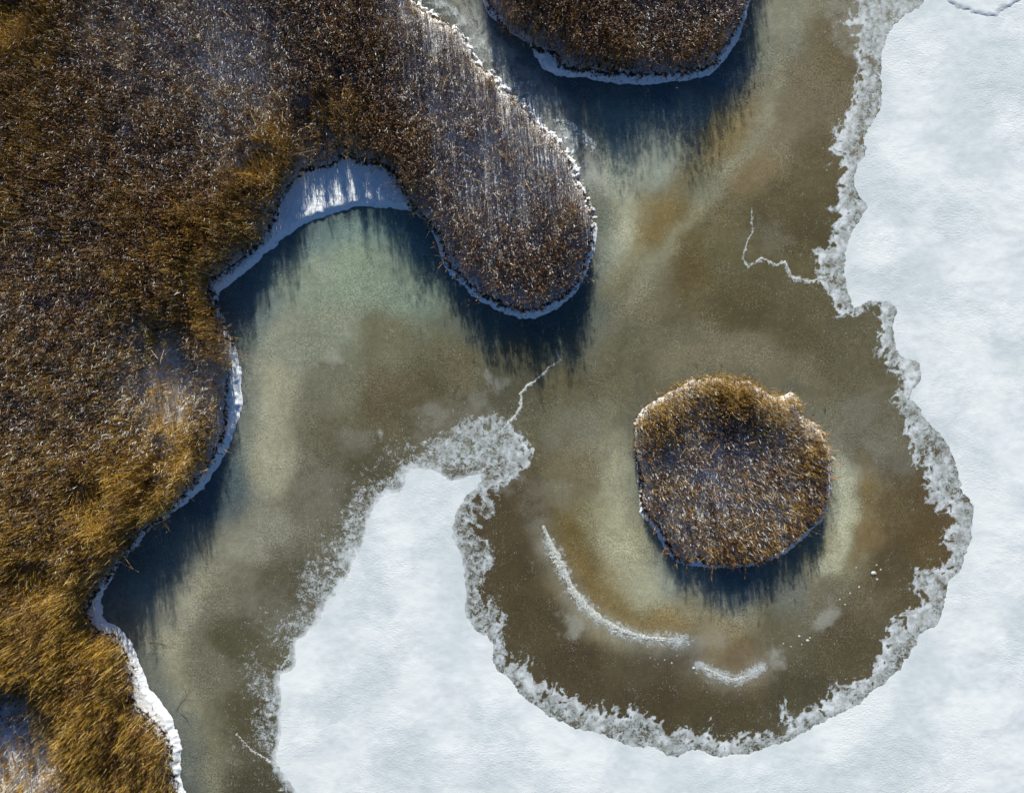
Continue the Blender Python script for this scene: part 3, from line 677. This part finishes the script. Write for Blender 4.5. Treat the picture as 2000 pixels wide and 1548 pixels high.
field_thing('ice_ridge', [(1062, 1028), (1072, 1055), (1084, 1082), (1097, 1106)], .10, .36, .02, 'short grainy white ridge above the long arc, left of the round island', 'ice ridge', M_RIDGE, 1.5)
field_thing('ice_ridge', [(1101, 1112), (1115, 1148), (1144, 1184), (1175, 1212), (1217, 1233), (1262, 1245), (1315, 1248), (1345, 1246)], .02, .32, .025, 'long curved white ice ridge arcing under the round island on its lower left', 'ice ridge', M_RIDGE, 1.0, peak=.3)
field_thing('ice_ridge', [(1366, 1300), (1391, 1311), (1412, 1322), (1440, 1328), (1464, 1317), (1488, 1303)], .04, .16, .015, 'small smile shaped crust ridge below the round island', 'ice ridge', M_RIDGE, 1.3, peak=.5)
field_thing('ice_seam', LINES[0][0], .01, .10, .010, 'thin white frost seam wandering from the peninsula shadow down to the snow tongue', 'ice seam', M_RIDGE, 1.0, g=.025)
field_thing('ice_seam', LINES[1][0], .015, .09, .010, 'hooked white frost seam joining the snow edge at right of the open ice', 'ice seam', M_RIDGE, 1.6, g=.025)
field_thing('ice_seam', LINES[2][0], .025, .035, .01, 'very short white seam in the dark notch of the snow tongue at lower left', 'ice seam', M_RIDGE, .8, g=.02)
field_thing('ice_seam', LINES[3][0], .02, .09, .01, 'straight white seam running into the left foot of the snow tongue', 'ice seam', M_RIDGE, 1.6, g=.025)
field_thing('frost_plate', [(1085, 236), (1105, 238), (1122, 250), (1136, 262), (1158, 283)], .16, .30, .03, 'ragged grey frost plate pointing out of the channel mouth', 'frost plate', rough_snow('grey_frost', (.28, .31, .31), (.50, .54, .53)), 1.5)

# loose ice lumps
def chunk_mesh(seed):
    r_ = random.Random(seed); n = 9; v = []; f = []
    ra = [1 + r_.uniform(-.3, .3) for _ in range(n)]; el = r_.uniform(.55, .9)
    for k, (sc, z) in enumerate(((1.0, -.02), (1.0, .25), (.72, .5), (.3, .58))):
        for i in range(n):
            a = 2 * math.pi * i / n
            v.append((math.cos(a) * ra[i] * sc * (1 + r_.uniform(-.08, .08)), math.sin(a) * ra[i] * sc * el, z * (1 + r_.uniform(-.15, .15))))
    for k in range(3):
        for i in range(n): f.append((k * n + i, k * n + (i + 1) % n, (k + 1) * n + (i + 1) % n, (k + 1) * n + i))
    v.append((0, 0, .6)); c = len(v) - 1
    me = bpy.data.meshes.new('ice_lump'); me.from_pydata(v, [], f + [(3 * n + i, 3 * n + (i + 1) % n, c) for i in range(n)]); me.update(); return me
M_LUMP = plain('cloudy_ice', (.42, .44, .38), (.66, .68, .62), 5)
for nm, pts, lab, grp in (
  ('right', [(1706, 1119, .20), (1720, 1112, .09), (1713, 1131, .08), (1678, 1146, .08), (1672, 1108, .06), (1660, 1158, .07), (1712, 1103, .07), (1640, 1170, .06), (1650, 1180, .06)], 'small pale ice lump frozen in the brown ice to the right below the round island', 'ice lumps right below the island'),
  ('below', [(1561, 1242, .09), (1577, 1250, .12), (1566, 1258, .06), (1545, 1262, .06), (1582, 1245, .07), (1530, 1256, .06)], 'small white ice lump near the grey veil straight below the island shadow', 'ice lumps below the island shadow'),
  ('left', [(1298, 1288, .06), (1312, 1294, .07), (1355, 1304, .12), (1360, 1314, .06), (1285, 1296, .05), (1322, 1280, .05), (1270, 1284, .05)], 'tiny white ice lump beside the left end of the smile shaped ridge', 'ice lumps beside the small ridge')):
    for i, (px, py, rad) in enumerate(pts):
        me = chunk_mesh(px); me.materials.append(M_LUMP); o = bpy.data.objects.new('ice_lump', me); COL.objects.link(o)
        x, y = P([(px, py)])[0]; o.location = (x, y, 0); o.scale = (rad, rad, rad * .6); o.rotation_euler.z = px
        tag(o, lab, 'ice lump', grp)

# ------------------------------------------------------------------ twigs, branches and single stalks
def tube(path, radii, n=5):
    v = []; f = []; path = [Vector(p) for p in path]
    for k, p in enumerate(path):
        d = (path[min(k + 1, len(path) - 1)] - path[max(k - 1, 0)]).normalized()
        a = d.cross(Vector((0.3, .2, 1)) if abs(d.z) < .9 else Vector((1, 0, 0))).normalized(); b = d.cross(a)
        for i in range(n):
            q = 2 * math.pi * i / n; v.append(p + (a * math.cos(q) + b * math.sin(q)) * radii[k])
    for k in range(len(path) - 1):
        for i in range(n): f.append((k * n + i, k * n + (i + 1) % n, (k + 1) * n + (i + 1) % n, (k + 1) * n + i))
    return v, f
def py_mesh(name, parts, mat, parent=None):
    V = []; F = []
    for v, f in parts:
        o = len(V); V += [tuple(q) for q in v]; F += [tuple(i + o for i in q) for q in f]
    me = bpy.data.meshes.new(name); me.from_pydata(V, [], F); me.update(); me.materials.append(mat)
    o = bpy.data.objects.new(name, me); COL.objects.link(o); o.parent = parent; return o
M_STRAW = plain('pale_straw', (.46, .30, .12), (.66, .46, .22), 6); M_RUST = plain('rusty_straw', (.42, .20, .06), (.58, .30, .09), 6)
M_PL = plain('seed_head', (.10, .055, .03), (.20, .11, .05), 20); M_BARK = plain('dark_wet_bark', (.022, .017, .011), (.055, .04, .024), 12)
def branch(px, py, ang, L, label, seed, z=.02, rad=.014, mat=M_BARK, name='sunken_branch'):
    """a forked branch lying on or frozen into the ice"""
    rr_ = random.Random(seed); x, y = P([(px, py)])[0]
    e = bpy.data.objects.new(name, None); COL.objects.link(e); e.location = (x, y, 0); tag(e, label, 'branch' if 'branch' in name else 'twig')
    def limb(p, a, l, r0, dep):
        pts = [p]; n = 6
        for i in range(n):
            a += rr_.uniform(-.28, .28); p = p + Vector((math.cos(a), math.sin(a), 0)) * l / n; p.z = z + rr_.uniform(-.006, .012); pts.append(p)
        out = [tube(pts, [r0 * (1 - .7 * i / n) for i in range(n + 1)])]
        if dep:
            for i in range(2, n, 1 if dep > 1 else 2):
                if rr_.random() < .8: out += limb(pts[i].copy(), a + rr_.choice((-1, 1)) * rr_.uniform(.5, 1.0), l * rr_.uniform(.3, .55), r0 * .55, dep - 1)
        return out
    prt = limb(Vector((0, 0, z)), ang, L, rad, 2)
    py_mesh('stem', prt[:1], mat, e); py_mesh('side_twigs', prt[1:], mat, e)
branch(290, 1254, .1, 1.9, 'dark crooked branch frozen in lower left ice, nearest the shadow', 3)
branch(345, 1388, 1.35, 2.1, 'dark forked branch frozen in lower left ice, pointing up the picture', 8)
branch(352, 1392, -.75, 1.5, 'dark thin branch in the lower left ice pointing down to the right', 12)
branch(1362, 722, 1.6, .55, 'tiny dark twig in the ice just above the round island, left one', 5, rad=.012, name='twig')
branch(1408, 722, 1.4, .5, 'tiny dark twig in the ice just above the round island, right one', 6, rad=.012, name='twig')
branch(1610, 808, .75, .5, 'short dark twig lying on the ice off the upper right of the round island', 15, rad=.02, name='twig')
branch(273, 1092, -1.1, .9, 'reddish broken twig lying in the shaded ice of the lower left bay', 25, rad=.012, mat=M_RUST, name='twig')
branch(450, 690, .45, 1.6, 'bare brown twig reaching over the ice from the left snow ledge', 31, z=.35, rad=.012, mat=M_RUST, name='twig')

def stalk_proto(mat, L, seed):
    rr_ = random.Random(seed); e = bpy.data.objects.new('reed_stalk', None)
    pts = [(rr_.uniform(-.01, .01) * i, .025 * L * math.sin(i / 4 * 3), L * i / 4) for i in range(5)]
    ch = []
    def mk(nm, prt, m):
        V = []; F = []
        for v, f in prt:
            o = len(V); V += [tuple(q) for q in v]; F += [tuple(i + o for i in q) for q in f]
        me = bpy.data.meshes.new(nm); me.from_pydata(V, [], F); me.update(); me.materials.append(m); o = bpy.data.objects.new(nm, me); o.parent = e; ch.append(o)
    mk('stem', [tube(pts, [.017, .016, .014, .012, .007], 4)], mat)
    for k in range(2):
        t0 = rr_.uniform(.4, .8); a = rr_.uniform(0, 6.28); l = rr_.uniform(.25, .45); p = Vector((0, 0, L * t0))
        c, s_ = math.cos(a), math.sin(a)
        mk('leaf', [([p + Vector((-s_ * .01, c * .01, 0)), p + Vector((s_ * .01, -c * .01, 0)), p + Vector((c * l * .5 + s_ * .012, s_ * l * .5 - c * .012, l * .6)), p + Vector((c * l * .5 - s_ * .012, s_ * l * .5 + c * .012, l * .6)), p + Vector((c * l, s_ * l, l * .55))], [(0, 1, 2, 3), (3, 2, 4)])], mat)
    hd = [tube([(0, 0, L * .98), (.02, .01, L + .08), (.05, .03, L + .17)], [.008, .03, .004], 5)]
    mk('seed_head', hd, M_PL)
    return e, ch
protos = [stalk_proto(m, L, i) for i, (m, L) in enumerate(((M_STRAW, 2.1), (M_STRAW, 1.7), (M_RUST, 1.5), (M_RUST, 1.1)))]
def place_stalk(k, x, y, z, az, tilt, sc, label, grp):
    dw = ('right', 'upper right', 'top', 'upper left', 'left', 'lower left', 'bottom', 'lower right')[int(round(math.degrees(az) / 45)) % 8]
    big = ('short ' if (2.1, 1.7, 1.5, 1.1)[k] * sc < 1.25 else 'long '); label = big + label.replace('long ', '').replace('short ', '') + ', tip to ' + dw
    e, ch = protos[k]; r_ = e.copy(); COL.objects.link(r_); r_.location = (x, y, z); r_.scale = (sc, sc, sc)
    d = Vector((math.cos(az) * math.sin(tilt), math.sin(az) * math.sin(tilt), math.cos(tilt)))
    r_.rotation_euler = d.to_track_quat('Z', 'Y').to_euler(); tag(r_, label, 'reed stalk', grp)
    for c in ch:
        q = c.copy(); COL.objects.link(q); q.parent = r_
def scatter(n, R, Z, box, kinds, tilt, label, grp, z0=.9):
    k = 0
    while k < n:
        px = random.uniform(box[0], box[2]); py = random.uniform(box[1], box[3]); x, y = P([(px, py)])[0]
        if at(R, np.array([x]), np.array([y]))[0] < .8: continue
        az = random.choice((-1.1, -1.1, .9, 2.6, -2.2)) + random.gauss(0, .6)
        place_stalk(random.choice(kinds), x, y, float(at(Z, np.array([x]), np.array([y]))[0]) + z0 * random.uniform(.7, 1.1), az, random.uniform(*tilt), random.uniform(.7, 1.1), label, grp); k += 1
scatter(36, S_mreed, Z_m, (830, 150, 1150, 590), (0, 1, 1, 2), (.7, 1.25), 'straw stalk leaning across the rounded peninsula', 'stalks leaning over the peninsula reeds')
scatter(32, S_mreed, Z_m, (420, 20, 820, 330), (0, 0, 1), (.8, 1.3), 'pale stalk fallen over the reeds above the bay', 'stalks fallen above the bay')
scatter(32, S_mreed, Z_m, (20, 60, 420, 560), (0, 1, 1), (.8, 1.3), 'pale stalk in the snow speckled upper left reeds', 'stalks at upper left')
scatter(28, S_mreed, Z_m, (20, 600, 430, 1540), (0, 1), (.7, 1.2), 'pale stalk crossing the lower left reeds', 'stalks at lower left')
scatter(18, S_treed, Z_t, (980, 5, 1430, 120), (0, 1, 1), (.6, 1.2), 'yellowish stalk in the dark top reed bed', 'stalks in the top reed bed')
scatter(24, S_ireed, Z_i, (1260, 780, 1600, 1080), (1, 2, 2, 3), (.6, 1.2), 'golden stalk leaning on the round island', 'stalks on the round island', z0=.5)
def fringe(poly, i0, i1, n, Z, tilt, label, grp, kinds=(2, 3), inset=.0):
    p = P(poly[i0:i1]); seg = np.hypot(*np.diff(p, axis=0).T); cum = np.concatenate([[0], np.cumsum(seg)])
    for _ in range(n):
        u = random.uniform(0, cum[-1]); j = min(int(np.searchsorted(cum, u)) - 1, len(seg) - 1); j = max(j, 0); w = (u - cum[j]) / seg[j]
        q = p[j] * (1 - w) + p[j + 1] * w; t_ = (p[j + 1] - p[j]) / seg[j]; nr = np.array([-t_[1], t_[0]])      # outward for outlines drawn clockwise in the picture
        az = math.atan2(nr[1], nr[0]) + random.gauss(0, .45)
        q = q - nr * inset
        place_stalk(random.choice(kinds), q[0], q[1], float(at(Z, q[:1], q[1:])[0]), az, random.uniform(*tilt), random.uniform(.55, 1.0), label, grp)
fringe(MARSH_REED, 21, 32, 20, Z_m, (.5, 1.15), 'rusty stalk over the ice right of the peninsula', 'stalks over the ice right of the peninsula')
fringe(MARSH_REED, 32, 44, 20, Z_m, (.5, 1.2), 'rusty stalk over the ledge of the peninsula tip', 'stalks at the peninsula tip')
fringe(MARSH_REED, 51, 66, 18, Z_m, (.5, 1.2), 'rusty stalk over the left bank ledge of the bay', 'stalks at the left bank')
fringe(ISLE_REED, 8, 20, 20, Z_i, (.4, 1.1), 'rusty stalk over the ice right of the round island', 'stalks right of the island')
fringe(ISLE_REED, 20, 32, 26, Z_i, (.5, 1.2), 'rusty stalk over the shaded ice below the round island', 'stalks below the island')
fringe(TOPBED_REED, 5, 15, 16, Z_t, (.5, 1.2), 'rusty stalk over the ledge of the top reed bed', 'stalks below the top reed bed')

for o in COL.objects:
    if 'label' in o and len(o['label'].split()) > 15: print('LONG', o.name, o['label'])
